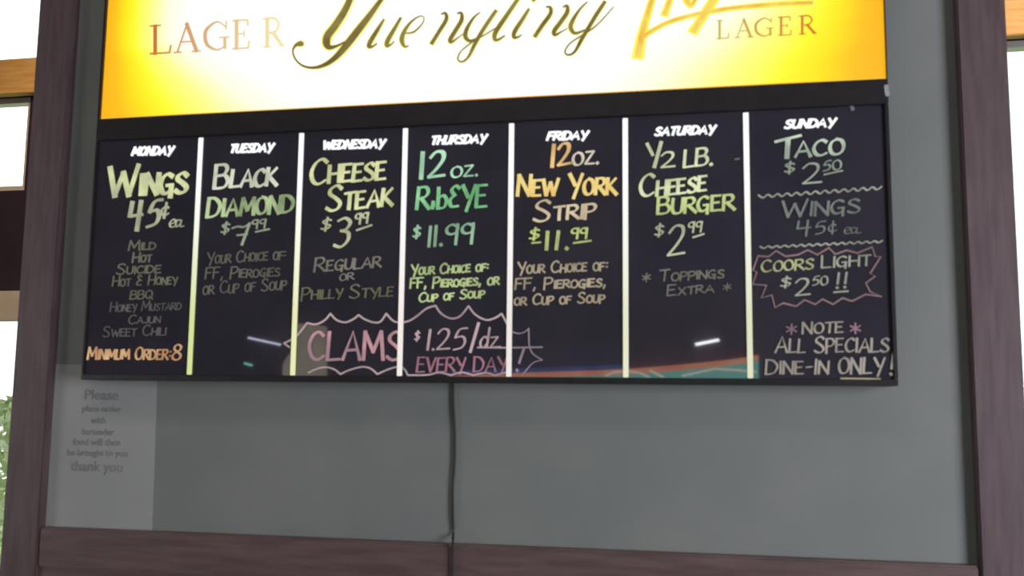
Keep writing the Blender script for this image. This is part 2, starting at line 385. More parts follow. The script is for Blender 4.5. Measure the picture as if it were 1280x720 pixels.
# overall outline
zb = P(640, 479, 0).z
xl_, xr_ = edge_x(105, 440, 0), edge_x(1121, 440, 0)
panel_top = P(700, 149.5, 0).z; panel_bot = P(640, 471.5, 0).z
face_bot = P(600, 125.2, 0).z; sign_top = face_bot + .47
fxl, fxr = edge_x(130, 90, 0), edge_x(1105.5, 50, 0)
bm = bmesh.new()
add_box(bm, xl_, xr_, .012, YW, zb, sign_top+.03, .003)                       # body
part(mesh_bm('cabinet', bm, BLACKF))
def rail(x0, x1, z0, z1, bev=.0015): return part(box('frame_rail', BLACKF, x0, x1, -.006, .0118, z0, z1, bev=bev))
rail(xl_, xr_, zb, panel_bot)
rail(xl_, xr_, panel_top, face_bot)
rail(xl_, xr_, sign_top, sign_top+.03)
rail(xl_, fxl-.001, face_bot, sign_top); rail(fxr+.001, xr_, face_bot, sign_top)
rail(xl_, xl_+.006, panel_bot, panel_top); rail(xr_-.008, xr_, panel_bot, panel_top)

# glowing face: amber print, the backlight's falloff painted as a ramp to white
def face_mat():
    mt, nt, b = new_mat('backlit_amber_face'); N = nt.nodes; Lk = nt.links
    g = N.new('ShaderNodeNewGeometry'); s = N.new('ShaderNodeSeparateXYZ'); Lk.new(g.outputs['Position'], s.inputs[0])
    def mth(op, a, b_=None, c=None):
        n = N.new('ShaderNodeMath'); n.operation = op
        for i, v in enumerate((a, b_, c)):
            if v is None: continue
            if isinstance(v, (int, float)): n.inputs[i].default_value = v
            else: Lk.new(v, n.inputs[i])
        return n.outputs[0]
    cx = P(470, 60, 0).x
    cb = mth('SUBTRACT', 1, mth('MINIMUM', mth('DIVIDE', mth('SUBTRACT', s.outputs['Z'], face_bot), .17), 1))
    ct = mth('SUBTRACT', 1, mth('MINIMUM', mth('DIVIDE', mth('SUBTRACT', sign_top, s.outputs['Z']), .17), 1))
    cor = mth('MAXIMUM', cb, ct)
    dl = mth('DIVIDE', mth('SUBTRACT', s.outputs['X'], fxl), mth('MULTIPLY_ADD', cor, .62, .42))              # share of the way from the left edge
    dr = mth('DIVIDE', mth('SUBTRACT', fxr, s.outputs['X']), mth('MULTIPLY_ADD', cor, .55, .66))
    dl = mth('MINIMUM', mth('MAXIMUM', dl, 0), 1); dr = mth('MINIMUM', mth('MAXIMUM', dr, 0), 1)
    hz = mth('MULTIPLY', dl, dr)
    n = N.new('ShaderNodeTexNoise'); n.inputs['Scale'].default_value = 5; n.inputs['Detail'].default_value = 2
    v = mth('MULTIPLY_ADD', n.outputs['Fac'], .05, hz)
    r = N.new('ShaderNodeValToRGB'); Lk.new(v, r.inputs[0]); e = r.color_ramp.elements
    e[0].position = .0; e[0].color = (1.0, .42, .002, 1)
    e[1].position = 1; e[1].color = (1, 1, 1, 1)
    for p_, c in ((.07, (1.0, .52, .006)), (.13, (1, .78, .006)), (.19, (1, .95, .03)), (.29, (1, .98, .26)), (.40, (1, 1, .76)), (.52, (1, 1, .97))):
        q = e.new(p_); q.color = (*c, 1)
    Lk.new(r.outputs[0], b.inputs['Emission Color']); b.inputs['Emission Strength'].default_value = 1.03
    b.inputs['Base Color'].default_value = (.02, .015, .005, 1); b.inputs['Roughness'].default_value = .5
    return mt
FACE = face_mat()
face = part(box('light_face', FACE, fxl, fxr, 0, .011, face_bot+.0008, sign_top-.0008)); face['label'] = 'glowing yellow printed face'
face_strip = part(box('light_face_border', None, fxl, fxr, -.0006, -.0001, face_bot+.0008, face_bot+.0032))
face_strip.data.materials.append(glow('amber_border_strip', (1, .42, .01), (1, .6, .05), 3, .9))
def sub(name, bm, mat, par, label=None):
    o = mesh_bm(name, bm, mat); o.parent = par
    o.matrix_parent_inverse = par.matrix_parent_inverse.copy() if False else (par.matrix_parent_inverse.inverted() @ Matrix.Identity(4) if False else Matrix.Translation(Vector((0, 0, 0))))
    if label: o['label'] = label
    return o
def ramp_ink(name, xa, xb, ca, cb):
    """print running from ca to cb across the face, its backlight wash-out painted in"""
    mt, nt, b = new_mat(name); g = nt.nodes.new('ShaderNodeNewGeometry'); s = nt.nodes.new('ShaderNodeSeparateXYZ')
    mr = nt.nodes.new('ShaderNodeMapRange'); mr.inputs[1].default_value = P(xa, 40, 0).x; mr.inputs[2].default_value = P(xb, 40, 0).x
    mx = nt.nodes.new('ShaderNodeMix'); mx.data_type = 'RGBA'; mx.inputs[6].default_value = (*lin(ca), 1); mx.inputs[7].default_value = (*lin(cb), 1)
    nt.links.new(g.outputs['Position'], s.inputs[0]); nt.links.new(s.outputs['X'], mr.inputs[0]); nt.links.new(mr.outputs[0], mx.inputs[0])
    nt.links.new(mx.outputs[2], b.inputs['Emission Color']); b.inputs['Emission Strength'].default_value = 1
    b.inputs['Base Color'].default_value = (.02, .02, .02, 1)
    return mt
# script name
SC = [
 [(412, -30, 2), (425, -42, 5), (441, -38, 7), (444, -20, 8), (437.5, 0, 7.5), (430, 16, 8.5), (419, 33, 9), (410, 45, 9.5), (408.5, 54, 9), (412, 59.5, 6), (421, 58, 3), (431, 53, 2)],
 [(510, -42, 3), (492, -20, 4), (476, 1, 5), (463, 19, 7), (449, 37, 8.5), (435, 55, 9), (422, 70, 7), (408, 80.5, 5), (392.7, 85, 3), (379, 82.5, 2.2), (369.5, 74, 1.8), (366.5, 64, 1.8), (370, 57, 3.5), (376, 55, 6.5), (378.5, 56, 4)],
 [(480, 25, 2.5), (472, 38, 4.5), (463.5, 52, 5.5), (461.5, 58.5, 4.5), (466, 58.5, 2.5), (471, 55, 1.5)],
 [(501, 23, 3), (493, 37, 4.5), (485, 51, 5.5), (484, 57.5, 4.5), (489, 56, 2), (493, 52, 1.2)],
 [(508, 42, 1.5), (518, 40, 2), (528, 30, 1.2), (530, 22, 1), (524, 21, 1.2), (514, 28, 2.5), (506, 39, 4.5), (502.5, 50, 5.5), (506, 58.5, 3), (511, 57.5, 1.2)],
 [(552, 18, 1.5), (557, 17, 3), (558, 25, 4.5), (549, 40, 4.5), (540, 54.5, 4.5)],
 [(572, 17, 1.5), (577, 17, 3), (577, 26, 4.8), (570, 38, 5), (563, 50, 5), (565, 53, 3), (572, 48, 1.5), (579, 43, 1)],
 [(600, 16, 1.2), (592, 23, 2.5), (584, 36, 4.5), (582, 46, 5), (587.5, 51.6, 3.5), (596, 48.5, 2)],
 [(620, 14, 4), (611, 27, 4.5), (602, 41, 4.5), (594, 55, 4.5), (586, 71, 3), (578, 77.5, 2), (572.5, 74, 1.8), (577, 64, 1.5), (592, 52, 1.6), (606, 44, 1.4), (619, 36, 1.4)],
 [(660, -22, 2.5), (652, -8, 4), (645, 3, 4.5), (632, 22, 5), (620, 40, 5.5), (618.5, 49, 4.5), (623, 50, 3), (631, 45, 1.5)],
 [(661, 12, 3), (653, 25, 4.5), (644, 39, 5), (642.5, 46.5, 4), (647, 47, 2.5), (652, 44, 1.2)],
 [(665, -3, 5), (668, 0, 5)],
 [(683, 9, 1.5), (688, 10, 3.5), (688, 18, 4.5), (678, 32, 4.8), (669, 45.5, 4.5)],
 [(704, 9, 1.5), (709, 8, 3.5), (709, 16, 4.8), (701, 28, 5), (693, 39, 5), (694, 44, 3.5), (702, 40, 1.5), (709, 36, 1)],
 [(734, 3, 1.4), (725, 12, 2.5), (716, 26, 4.5), (713.5, 35, 5), (719, 42, 3.5), (731, 38, 2)],
 [(756, 3, 4), (746, 18, 4.5), (737, 33, 4.5), (728, 48, 4.5), (718.5, 65, 2.8), (710, 69, 2), (706.5, 64, 1.6), (714, 53.5, 1.5), (732, 42, 1.8), (748, 30, 1.4), (767, 9, 1)]]
bm = bmesh.new()
for s_ in SC: stroke_px(bm, [(a, b, c*1.45) for a, b, c in s_], 1, y=-.0001)
glo = mesh_bm('script_halo', bm, glow('yellow_print_outline', lin((250, 246, 90)), lin((255, 252, 140)), 20, 1.0)); glo.parent = face; glo['label'] = 'yellow outline of the script name'
bm = bmesh.new()
for s_ in SC: stroke_px(bm, s_, 1, y=-.0013)
t = mesh_bm('script_lettering', bm, glow('brown_script_print', lin((104, 84, 34)), lin((140, 124, 62)), 12, 1.0)); t.parent = face; t['label'] = 'dark olive brown script lettering'
def serif_word(x0, y0, x1, y1, cap, tilt, spans, mat):
    bm = bmesh.new()
    for ch, (a, b) in zip('LAGER', spans):
        def q(gx, gz):
            x = a + (b-a)*gx; yb_ = y0 + (y1-y0)*(x-x0)/(x1-x0); return (x, yb_ - gz*cap)
        T, t_ = cap*.13, cap*.045
        def L(pts, wd): stroke_px(bm, [q(*p) for p in pts], wd, smooth=len(pts) > 2, y=-.0013)
        if ch == 'L': L([(.28, 0), (.28, 1)], T); L([(.05, 1), (.52, 1)], t_); L([(.05, .01), (.95, .01)], t_*1.2); L([(.95, 0), (1, .26)], t_*1.3)
        if ch == 'A': L([(.1, 0), (.5, 1)], t_*1.2); L([(.48, 1), (.88, 0)], T); L([(.25, .36), (.7, .36)], t_); L([(-.02, 0), (.26, 0)], t_); L([(.7, 0), (1.04, 0)], t_)
        if ch == 'G':
            w_ = [t_, t_*1.3, T*.9, T, T*.9, t_*1.4, t_]
            pp = [(.9, .8), (.55, 1.0), (.15, .78), (.06, .5), (.17, .18), (.55, 0), (.86, .12)]
            stroke_px(bm, [(*q(*p), v) for p, v in zip(pp, w_)], 1, y=-.0013); L([(.86, .05), (.86, .42)], T*.8); L([(.66, .43), (1.02, .43)], t_); L([(.9, .72), (.92, 1)], t_)
        if ch == 'E': L([(.25, 0), (.25, 1)], T); L([(.03, 1), (.9, 1)], t_*1.2); L([(.03, 0), (.95, 0)], t_*1.2); L([(.25, .52), (.7, .52)], t_); L([(.9, 1), (.92, .8)], t_*1.2); L([(.95, 0), (1, .24)], t_*1.2); L([(.7, .42), (.7, .62)], t_)
        if ch == 'R': L([(.22, 0), (.22, 1)], T); L([(.02, 1), (.3, 1)], t_); L([(.02, 0), (.42, 0)], t_); L([(.25, 1), (.6, .99), (.8, .76), (.6, .51), (.25, .5)], T*.55); L([(.5, .5), (.95, .02)], T*.95); L([(.85, 0), (1.08, 0)], t_)
    t = mesh_bm('serif_lettering', bm, mat); t.parent = face; return t
t = serif_word(187, 68, 354, 57.5, 35, 0, [(187, 214), (219, 250), (255, 286), (291, 312), (329, 354)], ramp_ink('amber_serif_print', 190, 350, (196, 104, 30), (246, 228, 168))); t['label'] = 'red brown serif word on the left, painted paler towards the backlit middle'  # pale end is backlight wash-out put into the print colour
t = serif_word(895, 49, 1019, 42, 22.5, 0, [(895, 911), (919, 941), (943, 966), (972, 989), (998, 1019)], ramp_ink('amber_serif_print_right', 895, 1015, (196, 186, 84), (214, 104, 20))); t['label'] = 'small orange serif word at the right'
RS = [[(822, -24, 5), (815, 0, 6), (806, 30, 7), (801, 50, 9), (797.5, 70, 10)],
      [(800, 52, 4), (806, 45, 5), (818, 37, 4.5), (837, 27.5, 4.5), (863, 20, 4.5), (897.5, 13, 4.5), (932, 8.6, 4.5), (980, 5, 4.5), (1015, 3.8, 4.5)],
      [(842, -18, 6), (838, -2, 6), (831, 18, 7)], [(850, -14, 5), (858, 0, 6), (864, 7, 5), (872, -6, 4)],
      [(900, -18, 7), (893, -2, 8), (880, 18, 8), (867, 39, 8.5)]]
bm = bmesh.new()
for s_ in RS: stroke_px(bm, [(a, b, c*1.5) for a, b, c in s_], 1, y=-.0001)
t = mesh_bm('script_halo', bm, glow('bright_yellow_outline', lin((248, 238, 40)), lin((255, 248, 90)), 20, 1.0)); t.parent = face
bm = bmesh.new()
for s_ in RS: stroke_px(bm, [(a, b, c*.75) for a, b, c in s_], 1, y=-.0013)
t = mesh_bm('script_lettering', bm, glow('orange_script_print', lin((240, 178, 70)), lin((248, 214, 96)), 22, 1.0)); t.parent = face; t['label'] = 'pale orange script with a long underline'

# writing panels and lit dividers
tops = [(253, 170), (378, 164), (507, 159), (639, 153), (782, 146), (933, 138)]
bots = [(236, 469), (366, 469), (500, 470), (637, 471), (782, 472), (937, 473)]
xd = [(edge_x(a[0], a[1], 0) + edge_x(b[0], b[1], 0))/2 for a, b in zip(tops, bots)]
xs = [xl_+.006] + xd + [xr_-.008]; panels = []
days = ['monday', 'tuesday', 'wednesday', 'thursday', 'friday', 'saturday', 'sunday']
for i in range(7):
    p = part(box('writing_panel', PANEL, xs[i]+.0006, xs[i+1]-.0006, 0, .0116, panel_bot+.0005, panel_top-.0005))
    p['label'] = 'black glass panel of the %s column' % days[i]; panels.append(p)
def divider_mat(name, ctop, cbot):
    mt, nt, b = new_mat(name); g = nt.nodes.new('ShaderNodeNewGeometry'); s = nt.nodes.new('ShaderNodeSeparateXYZ')
    mr = nt.nodes.new('ShaderNodeMapRange'); mr.inputs[1].default_value = panel_top-.10; mr.inputs[2].default_value = panel_bot+.12
    mx = nt.nodes.new('ShaderNodeMix'); mx.data_type = 'RGBA'; mx.inputs[6].default_value = (*ctop, 1); mx.inputs[7].default_value = (*cbot, 1)
    nt.links.new(g.outputs['Position'], s.inputs[0]); nt.links.new(s.outputs['Z'], mr.inputs[0]); nt.links.new(mr.outputs[0], mx.inputs[0])
    nt.links.new(mx.outputs[2], b.inputs['Emission Color']); b.inputs['Emission Strength'].default_value = 1
    b.inputs['Base Color'].default_value = (.1, .1, .1, 1)
    return mt
for i, x in enumerate(xd):
    low = [(206, 218, 140), (226, 228, 170), (236, 228, 222), (230, 222, 216), (222, 222, 190), (214, 216, 180)][i]
    o = part(box('divider', divider_mat('edge_lit_divider', (1, 1, .99), lin(low)), x-.0052, x+.0052, -.004, -.0002, panel_bot+.001, panel_top-.004, bev=.0008))
    o['label'] = 'glowing white strip'
DAYW = glow('white_lit_print', (1, 1, 1), (.92, .95, 1), 20, 1.15)
dl = [('MONDAY', 164, 195.4, 216, 194.2), ('TUESDAY', 286, 192, 341, 190.5), ('WEDNESDAY', 402, 187.6, 480, 185.6), ('THURSDAY', 537, 181.8, 607, 179.4),
      ('FRIDAY', 682.5, 176.5, 734, 175), ('SATURDAY', 817, 170.8, 893, 168), ('SUNDAY', 979, 161.8, 1043, 159.2)]
for i, (s_, a, b, c, d) in enumerate(dl):
    bm = bmesh.new(); write_line(bm, s_, a+1.5, b-1.2, c-1, d-1.2, 9.6, 3.3, slant=.30, jit=0, nib=(0, .8))
    o = mesh_bm('day_name', bm, DAYW); o.parent = panels[i]; o['label'] = 'white bold slanted day name'

def lettering(col, items, color, label=None, name='lettering', color2=None):
    bm = bmesh.new()
    for it in items:
        if it[0] == 'S': stroke_px(bm, it[1], it[2], smooth=it[3] if len(it) > 3 else True, nib=(math.radians(25), .6))
        elif it[0] == 'L': stroke_px(bm, it[1], it[2], smooth=False, nib=None)
        elif it[0] == 'J':                    # one unbroken line of several arcs that meet in points
            q = []
            for a in it[1]:
                c = catmull(a, 6) if len(a) > 2 else list(a)
                q += c if not q else c[1:]
            stroke_px(bm, q, it[2], smooth=False)
        else:
            kw = it[7] if len(it) > 7 else {}
            write_line(bm, *it[:7], **kw)
    o = mesh_bm(name, bm, ink(color, color2)); o.parent = panels[col]
    if label: o['label'] = label
    return o
thin = dict(jit=.03, nib=(.4, .75))
# Monday
lettering(0, [('Wings', 135, 246, 232, 241, 36, 7.2, dict(small=.68, slant=.02))], (208, 214, 142), 'large yellow green heading', color2=(172, 176, 132))
lettering(0, [('45', 161, 285, 199, 283, 32, 6.6), ('{c}', 200, 273, 211, 272, 19, 3.5), ('{a}', 212, 285, 227, 284, 12, 2.4)], (168, 172, 132), 'price under the heading')
lettering(0, [('Mild', 161, 313, 194, 312, 12, 2.2, thin), ('Hot', 166, 328, 189, 327, 12, 2.2, thin), ('Suicide', 146, 343, 200, 341, 13, 2.0, thin),
              ('Hot & Honey', 141, 358, 221, 355, 12.5, 1.9, thin), ('BBQ', 163, 374, 191, 373, 10, 2.0, thin)], (100, 100, 84), 'faint list of wing sauces')
lettering(0, [('Honey Mustard', 138, 390, 226, 387, 12, 1.7, thin), ('Cajun', 161, 405, 200, 403, 11, 1.7, thin), ('Sweet Chili', 129, 421, 207, 419, 13, 1.7, thin)], (82, 80, 78), 'fainter lower part of the list')
lettering(0, [('Minimum Order:', 110, 449, 213, 449, 15, 2.6, dict(small=.78, nib=(.4, .6))), ('8', 215, 450, 226, 450, 19, 3.0)], (218, 172, 112), 'orange line at the foot', color2=(176, 122, 74))
# Tuesday
lettering(1, [('Black', 268, 235.5, 344, 231.5, 29, 5.4, dict(small=.72))], (214, 222, 190), 'pale green heading')
lettering(1, [('Diamond', 259, 271.5, 366, 265, 24, 5.2, dict(small=.86))], (172, 196, 134), 'green second line of the heading', color2=(116, 138, 88))
lettering(1, [('$', 276, 293, 287, 292, 14, 3), ('7', 289, 304, 312, 303, 24, 4.2), ('99', 315, 286, 332, 285, 11, 2.4), ('L', [(320, 290), (337, 286.5)], 2)], (150, 160, 138), 'price')
lettering(1, [('Your Choice of:', 259, 330, 357, 324, 14, 2.1, thin), ('FF, Pierogies', 257, 349, 349, 345, 14, 1.9, thin), ('or Cup of Soup', 254, 368, 357, 362, 15, 1.8, thin)], (98, 96, 86), 'faint choice of sides')
# Wednesday
lettering(2, [('Cheese', 388, 231, 480, 223.5, 31, 5.4, dict(small=.68)), ('Steak', 408, 264, 488, 256, 31, 5.4, dict(small=.66))], (212, 216, 150), 'yellow heading', color2=(178, 180, 118))
lettering(2, [('$', 401, 289, 414, 287, 15, 3.2), ('3', 418, 307, 437, 306, 34, 5.2), ('99', 444, 281, 460, 279, 13, 3), ('L', [(446, 288), (465, 281.5)], 2.2)], (190, 192, 142), 'price')
lettering(2, [('Regular', 393, 340, 475, 333.5, 17, 3, dict(small=.74)), ('or', 425, 351, 442, 349, 9, 1.8, dict(small=.9))], (132, 126, 116), 'grey middle lines')
lettering(2, [('Philly', 377, 375, 427, 372, 15, 2.4, dict(small=.72)), ('Style', 437, 373, 490, 370, 17, 2.4, dict(small=.66))], (112, 110, 84), 'dim green line')
lettering(2, [('CLAMS', 387, 450, 501, 450, 35, 4.6, dict(slant=.0, nib=(.2, .7)))], (196, 128, 138), 'large pink word in the scalloped border', color2=(150, 112, 122))
lettering(2, [('J', [[(362, 434), (355, 429)], [(355, 429), (362, 426), (371, 420), (378, 412), (384, 404)], [(384, 403.6), (395, 405.5), (406, 400.5), (413.4, 392)], [(413.4, 392), (421, 400), (431.7, 403), (442, 399), (448.5, 393.7)],
              [(448.5, 393.7), (456, 399), (467, 403), (476, 402), (483, 392)], [(483, 392), (491, 400.6), (497, 403)]], 2.2)], (176, 150, 152), 'pink scalloped upper border', 'upper_border')
lettering(2, [('J', [[(386, 466), (395, 461.7), (407, 459), (418, 461.7), (426, 467.8)], [(426, 467.8), (436, 463), (453, 458.6), (464, 461), (472, 467.8)],
              [(472, 467.8), (483.6, 462.5), (494, 459), (498, 459)]], 2.0)], (176, 150, 152), 'pink scalloped lower border', 'lower_border')
# Thursday
lettering(3, [('12', 525, 223, 555, 221, 32, 6.0), ('oz.', 564, 222, 597, 219.5, 17, 3.4, dict(small=.78))], (160, 222, 176), 'pale green first line')
lettering(3, [('R{i}{b}{E}YE', 521, 262, 608, 258, 27, 5.0)], (120, 206, 134), 'bright green second line', color2=(84, 160, 96))
lettering(3, [('$', 516, 298, 526, 297, 15, 3), ('11.99', 535, 308, 592, 304, 25, 4.2)], (132, 182, 140), 'green price')
lettering(3, [('Your Choice of:', 514, 344, 610, 338.5, 12.5, 2.4, thin), ('FF, Pierogies, or', 513, 360.5, 623, 355.5, 12.5, 2.4, thin), ('Cup of Soup', 524, 377.5, 605, 371.5, 11.5, 2.3, thin)], (176, 200, 122), 'light green choice of sides')
lettering(3, [('$', 518, 426, 525, 425.5, 12, 2.2), ('1', 533, 437, 537, 437, 25, 3.6), ('.', 540, 437, 543, 437, 16, 3), ('25', 545, 437, 582, 437, 26, 3.4), ('L', [(598.5, 404), (588, 440)], 3.6), ('{d}{z}', 600, 434, 624, 433.5, 22, 3)], (186, 152, 158), 'pink price per dozen')
lettering(3, [('Every Day', 521, 465, 633, 464, 18.5, 3, dict(small=.95))], (164, 112, 128), 'pink line under the price')
lettering(3, [('J', [[(504, 403), (512, 401), (521, 395.5), (533, 386), (544.6, 382)], [(544.6, 382), (551.7, 392), (563.5, 398), (575, 395.5), (586, 382.5)], [(586, 382.5), (594, 393), (608, 400), (620, 397), (627, 392)], [(627, 392), (631, 399), (634, 405)]], 2.2)], (176, 150, 156), 'pink scalloped upper border', 'upper_border')
lettering(3, [('J', [[(503.5, 459.4), (507, 463), (510, 469)], [(511, 469), (535, 468.6), (549, 465.6), (563.5, 469)], [(563.5, 469), (577.7, 465.6), (592, 469)], [(592, 469), (608, 466), (619, 469.6)], [(619, 469.6), (627, 467), (634, 465)]], 2.0)], (176, 150, 156), 'pink scalloped lower border', 'lower_border')
lettering(3, [('L', [(597, 434.5), (634, 434.8)], 1.8)], (176, 150, 156), 'pink underline', 'underline')
# Friday
lettering(4, [('12', 689, 209, 713, 206, 27, 5.4), ], (242, 196, 128), 'orange figures')
lettering(4, [('oz.', 716, 206.5, 748, 204.5, 20, 3.8, dict(small=.78))], (226, 214, 184))
lettering(4, [('New York', 647, 245, 769, 242.5, 25.5, 5.0, dict(small=.76))], (240, 222, 140), 'yellow name', color2=(232, 190, 104))
lettering(4, [('Strip', 667, 277, 742, 272, 26, 4.4, dict(small=.64))], (212, 188, 146))
lettering(4, [('$', 661, 301, 675, 299, 14, 3), ('11.', 681, 312, 711, 311, 22, 5), ('99', 714, 299, 734, 298, 13, 3.2), ('L', [(717, 304), (739, 301)], 2.2), ('L', [(665, 304), (676, 303)], 1.8)], (180, 198, 92), 'lime green price', color2=(136, 148, 92))
lettering(4, [('Your Choice of:', 647, 342, 759, 338, 14, 2.4, thin), ('FF, Pierogies,', 644, 362, 757, 358, 13.5, 2.4, thin), ('or Cup of Soup', 643, 381.5, 755, 378, 13, 2.4, thin)], (172, 154, 122), 'tan choice of sides')
lettering(4, [('S', [(641, 415), (648.5, 417), (656, 415), (661, 410.5)], 2), ('L', [(661, 410.5), (661.5, 430)], 1.8), ('L', [(641, 434.6), (678, 434)], 2), ('S', [(661.5, 431), (666, 442), (678, 450)], 1.8), ('S', [(678, 450), (666, 454), (654, 468)], 1.8),
              ('L', [(655, 436), (649, 454)], 3), ('L', [(646, 462), (647, 464)], 3)], (158, 140, 150), 'end of the pink border')
# Saturday
lettering(5, [('L', [(809, 180), (816, 194)], 4), ('L', [(826.5, 178), (818, 209)], 4.4), ('2', 825, 210, 843, 209, 19, 3.8), ('LB.', 855, 209, 890, 206, 21, 4.2)], (214, 224, 172), 'pale yellow first line')
lettering(5, [('Cheese', 800, 246.5, 881, 238.5, 27, 4.8, dict(small=.66))], (210, 220, 164), color2=(178, 188, 132))
lettering(5, [('Burger', 822, 268, 917, 262, 20.5, 4.4, dict(small=.9))], (190, 210, 118), 'green second line of the name')
lettering(5, [('$', 818, 296, 830, 295, 15, 2.8), ('2', 833, 321, 855, 319, 37, 4.6), ('99', 860, 291.5, 877, 290, 13, 2.6), ('L', [(866, 297), (880, 292.5)], 2)], (186, 190, 150), 'price')
lettering(5, [('*', 802, 354, 813, 353, 12, 2, thin)], (116, 114, 102), 'left faint star', 'star')
lettering(5, [('*', 903, 365, 914, 364, 11, 1.8, thin)], (116, 114, 102), 'right faint star', 'star')
lettering(5, [('Toppings', 824, 352, 904, 347, 14, 2.2, thin), ('Extra', 834, 370, 891, 365, 13, 2.0, thin), ('L', [(919, 199.4), (924, 198.6)], 2)], (116, 114, 102), 'faint note')
# Sunday
lettering(6, [('L', [(969, 177.5), (1001, 169.5)], 3.2), ('L', [(985, 174), (983.5, 197)], 6), ('aco', 994, 197, 1052, 193, 28, 4.6, dict(small=.68))], (190, 212, 180), 'pale green heading', color2=(140, 156, 138))
lettering(6, [('$', 980, 217, 994, 216, 14, 2.8), ('2', 1002, 230, 1026, 229, 25, 3.8), ('50', 1028, 214, 1051, 212, 12, 2.4), ('L', [(1030, 218.5), (1053, 213.5)], 1.8)], (150, 166, 140), 'price under the heading')
def wav(x0, y0, x1, y1, n, amp): return [(x0+(x1-x0)*k/(2*n), y0+(y1-y0)*k/(2*n) + (amp if k % 2 else -amp)) for k in range(2*n+1)]
lettering(6, [('S', wav(948, 246, 1102, 235, 13, 1.8), 2.4)], (160, 164, 150), 'upper wavy rule', 'wavy_rule')
lettering(6, [('S', wav(950, 309.5, 1103, 302, 15, 1.2), 2.4)], (160, 164, 150), 'lower wavy rule', 'wavy_rule')
lettering(6, [('Wings', 977, 272, 1074, 266, 20, 3.6, dict(small=.84)), ('4', 996, 294, 1014, 293, 17, 3.2), ('5', 1018, 293, 1032, 292, 15, 2.6), ('{c}', 1034, 293, 1046, 292, 16, 2.2), ('{a}', 1055, 293, 1072, 292, 10, 1.8)], (116, 124, 118), 'grey second offer')
lettering(6, [('Coors', 952, 340, 1016, 336, 14.5, 2.8, dict(small=.86)), ], (172, 178, 116), 'yellow green word in the burst')
lettering(6, [('Light', 1027, 335, 1088, 332, 15, 2.8, dict(small=.86)), ('$', 975, 360, 989, 359, 13, 2.6), ('2', 993, 370, 1012, 369, 21, 3.4), ('50', 1015, 357, 1034, 356, 11, 2.2), ('!!', 1045, 361, 1059, 360, 19, 3.2), ('L', [(1042, 365.5), (1060, 364)], 2)], (160, 162, 146), 'grey figures in the burst')
B = [(947.5, 320), (960.7, 321), (970, 313.7), (982, 320.6), (997.7, 318.5), (1009.6, 312.7), (1021.5, 318.5), (1036, 310), (1044, 318), (1058, 313), (1071.6, 316.4), (1090, 309), (1094, 321), (1101, 320.6), (1087.5, 342), (1094, 345.4), (1082, 354), (1087.5, 364.7), (1102, 370.8), (1082, 368), (1065, 376.6), (1053, 372.6), (1041, 380.5), (1028, 374), (1019, 380.5), (1005.6, 375), (995, 383), (979, 379), (968.6, 384.5), (964.7, 369), (951.5, 372.6), (958, 356.8), (941, 355.4), (946, 340), (941, 338), (947.5, 320)]
lettering(6, [('J', [B[i:i+2] for i in range(len(B)-1)], 2.1)], (142, 112, 116), 'jagged dull pink burst outline', 'burst_outline')
lettering(6, [('*', 982, 419, 996, 419, 15, 2.4, thin)], (140, 108, 126), 'left dull pink star', 'star')
lettering(6, [('*', 1062, 418, 1076, 418, 15, 2.4, thin)], (140, 108, 126), 'right dull pink star', 'star')
lettering(6, [('Note', 1003, 417, 1053, 415.5, 14, 2.8, dict(small=.92)), ('All Specials', 969, 441, 1110, 439.5, 20, 3, dict(small=.84)), ('Dine-In', 957, 467.5, 1035, 467, 18, 3, dict(small=.86)), ('ONLY', 1048, 467, 1104, 467, 19.5, 3.2), ('!', 1112, 469, 1117, 469, 27, 3.4)], (164, 156, 146), 'grey closing note')
lettering(6, [('L', [(1051, 473.2), (1100, 474)], 2.4)], (168, 152, 104), 'yellow underline')
bm = bmesh.new(); stroke_px(bm, [(1062, 127), (1064, 131), (1066, 137)], 4.2, y=-.0001)
part(mesh_bm('grey_mark', bm, surf('dull_grey', (.16, .16, .2), (.22, .22, .26), 50, .3)))  # small grey strokes near the right end of the frame
bm = bmesh.new(); stroke_px(bm, [(1107, 109), (1107.5, 114), (1108.5, 120)], 5, y=-.0061)
part(mesh_bm('grey_mark', bm, surf('light_grey', (.3, .31, .33), (.4, .41, .43), 50, .3)))

# ------------------------------------------------------------------ notice and cord
nt_ = quadpx('paper_notice', [(62, 455), (197, 458), (190, 667), (48.5, 663)], YW-.0012, YW-.0002, PAPER)
tag(nt_, 'pale paper notice with faint centred print below the left end of the menu board', 'notice')
rows = [('Please', 106, 499, 148, 500, 12.5), ('place order', 103, 514, 151, 515, 7.5), ('with', 113, 529, 132, 529, 8), ('bartender', 103, 543, 142, 544, 8),
        ('food will then', 91, 556, 150, 557, 8.5), ('be brought to you', 84, 569, 159, 570.5, 8), ('thank you', 88, 588, 153, 590, 12.5)]
for k, (s_, a, b, c, d, h) in enumerate(rows):
    o = font_line(s_, a, b, c, d, h, YW-.0012, -.0001, TONER, nt_, 'printed_line', bold=.012)
cps = [(567, 474), (566.5, 500), (568.5, 540), (568, 580), (566, 608), (566, 640), (566.5, 666)]
pts = [tuple(P(x, y, YW-.006)) for x, y in cps]
low = [tuple(P(566, y, Yp-.003)) for y in (676, 690, 705, 725, 745)]
wc = [pts[0], *pts[1:], *low]; zz = low[-1][2]
wc += [(low[-1][0], Yp-.003, zz-.2), (low[-1][0]+.01, Yp-.003, .6), (low[-1][0]+.01, Yp-.003, .004)]
cord = tube('power_cord', [tuple(v) for v in catmull(wc, 5)], .0027, CORD)
tag(cord, 'thin black cord hanging down the grey wall from the board\'s lower edge', 'cord')

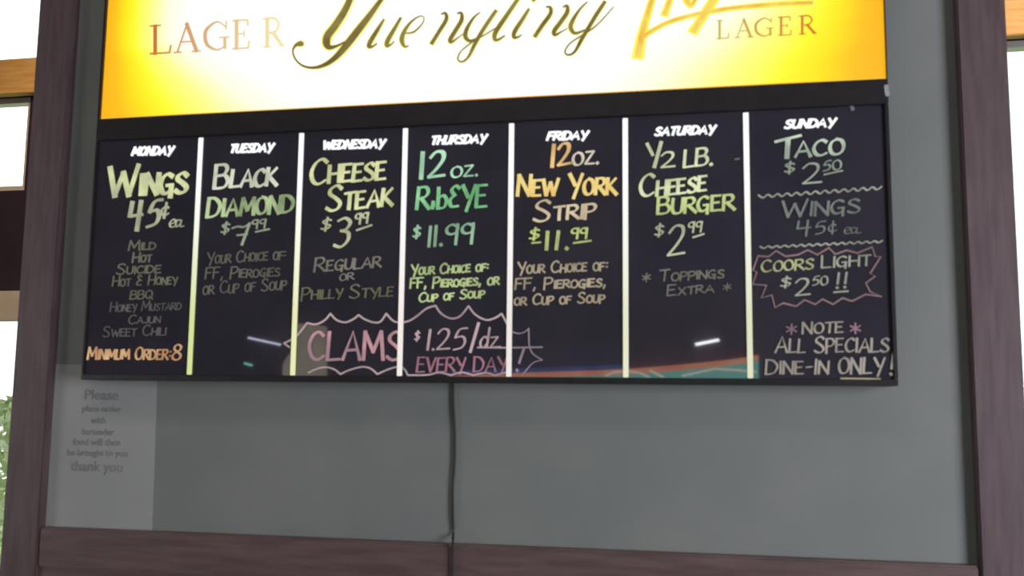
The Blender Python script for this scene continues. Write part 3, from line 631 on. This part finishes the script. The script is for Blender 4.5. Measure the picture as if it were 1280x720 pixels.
# ------------------------------------------------------------------ things across the room that the glossy panels mirror
def M(px, py, d=4.4):                         # a place on the far side of the room whose mirror image falls at this pixel
    p = P(px, py, d); return (p.x, p.z)
dS = 4.42
top = catmull([(560, 470), (640, 466.5), (700, 464.5), (780, 461.5), (860, 455), (920, 448.5), (948, 443.5)], 5)
topm = [M(x, y, dS) for x, y in top]; botz = M(780, 520, dS)[1]
def band(name, upper, lower, y0, y1, mat, par):
    return slab(name, upper + lower[::-1], y0, y1, mat, par)
sr = tag(empty('added_teal_sign', (topm[0][0], -4.5, botz)), 'big made-up teal lit sign with an orange swooping edge mirrored in the lower right panels', 'sign')  # sign made up and lit to give the panels their teal reflection
TEAL = glow('teal_lit_plastic', (.10, .42, .36), (.22, .62, .52), 2.2, 3.4)
ORNG = glow('orange_lit_edge', (.95, .28, .14), (1, .42, .2), 5, 3.6)
keep(slab('sign_panel', [(x, z-.035) for x, z in topm] + [(topm[-1][0], botz), (topm[0][0], botz)], -4.5, -dS, TEAL), sr)
keep(band('sign_edge', topm, [(x, z-.034) for x, z in topm], -4.5, -dS+.004, ORNG, None), sr)
keep(band('sign_edge', [(x, z+.03) for x, z in topm[:16]], [(x, z+.001) for x, z in topm[:16]], -4.5, -dS+.002, glow('blue_lit_edge', (.03, .08, .3), (.05, .12, .4), 5, 2.5), None), sr)
LITE = glow('cream_lit_line', (1, .9, .7), (1, .95, .8), 4, 4)
for a in ([(852, 470), (893, 461), (925, 463), (946, 465)], [(757, 470), (768, 465), (785, 464), (800, 466), (812, 472)], [(812, 463), (830, 472)]):
    q = [Vector((M(x, y, dS)[0], -dS+.004, M(x, y, dS)[1])) for x, y in a]
    keep(tube('sign_line', q, .006, LITE, seg=6), sr)
def neon(pa, pb, r, c, s, label, name='neon_tube'):
    a, b = M(*pa), M(*pb)
    rt = tag(empty(name, (a[0], -4.5, a[1])), label, 'lamp')
    keep(tube('glass_tube', [(a[0], -4.44, a[1]), (b[0], -4.44, b[1])], r, glow('lit_tube_gas', c, c, 3, s)), rt)
    for q in (a, b): keep(tube('bracket', [(q[0], -4.5, q[1]), (q[0], -4.43, q[1])], .008, BLACKF), rt)
neon((868, 430.5), (900, 424), .009, (.9, .93, 1), 16, 'short white lit tube mirrored high in the Saturday panel')
neon((306, 421.5), (350, 431), .007, (.75, .78, 1), 8, 'slim white lit tube mirrored low in the Tuesday panel')
neon((301, 453.5), (314, 457), .008, (.3, .9, .8), 5, 'tiny teal lit tube mirrored near the foot of the Tuesday panel')
sp = [M(*q) for q in ((353, 455), (366, 436), (372, 404), (402, 407), (402.5, 500), (353, 500))]
ls = slab('added_glow_panel', sp, -4.5, -4.4, glow('cream_glow', (.62, .52, .38), (.8, .68, .52), 3, 1.9), bev=.004)  # glowing shape added to give the panel its tan reflection
tag(ls, 'made-up cream glowing panel with a slanted shoulder mirrored behind the pink letters', 'lamp')

# fixtures that hold the room's lamps
for nm, x, y, sx_, sy_, lab in (('ceiling_lamp', -.3, -1.6, 1.2, .5, 'long ceiling lamp over the customers\' side'), ('ceiling_lamp', -1.9, 1.3, .6, .5, 'square ceiling lamp left behind the partition'), ('ceiling_lamp', 2.0, 1.3, .6, .5, 'square ceiling lamp right behind the partition')):
    r_ = tag(empty(nm, (x, y, ZC)), lab, 'lamp')
    bm = bmesh.new(); hx, hy = sx_/2, sy_/2
    for a in ((-hx-.03, -hx, -hy-.03, hy+.03), (hx, hx+.03, -hy-.03, hy+.03), (-hx, hx, -hy-.03, -hy), (-hx, hx, hy, hy+.03)): add_box(bm, x+a[0], x+a[1], y+a[2], y+a[3], ZC-.07, ZC)
    keep(mesh_bm('lamp_frame', bm, WHITEP), r_)
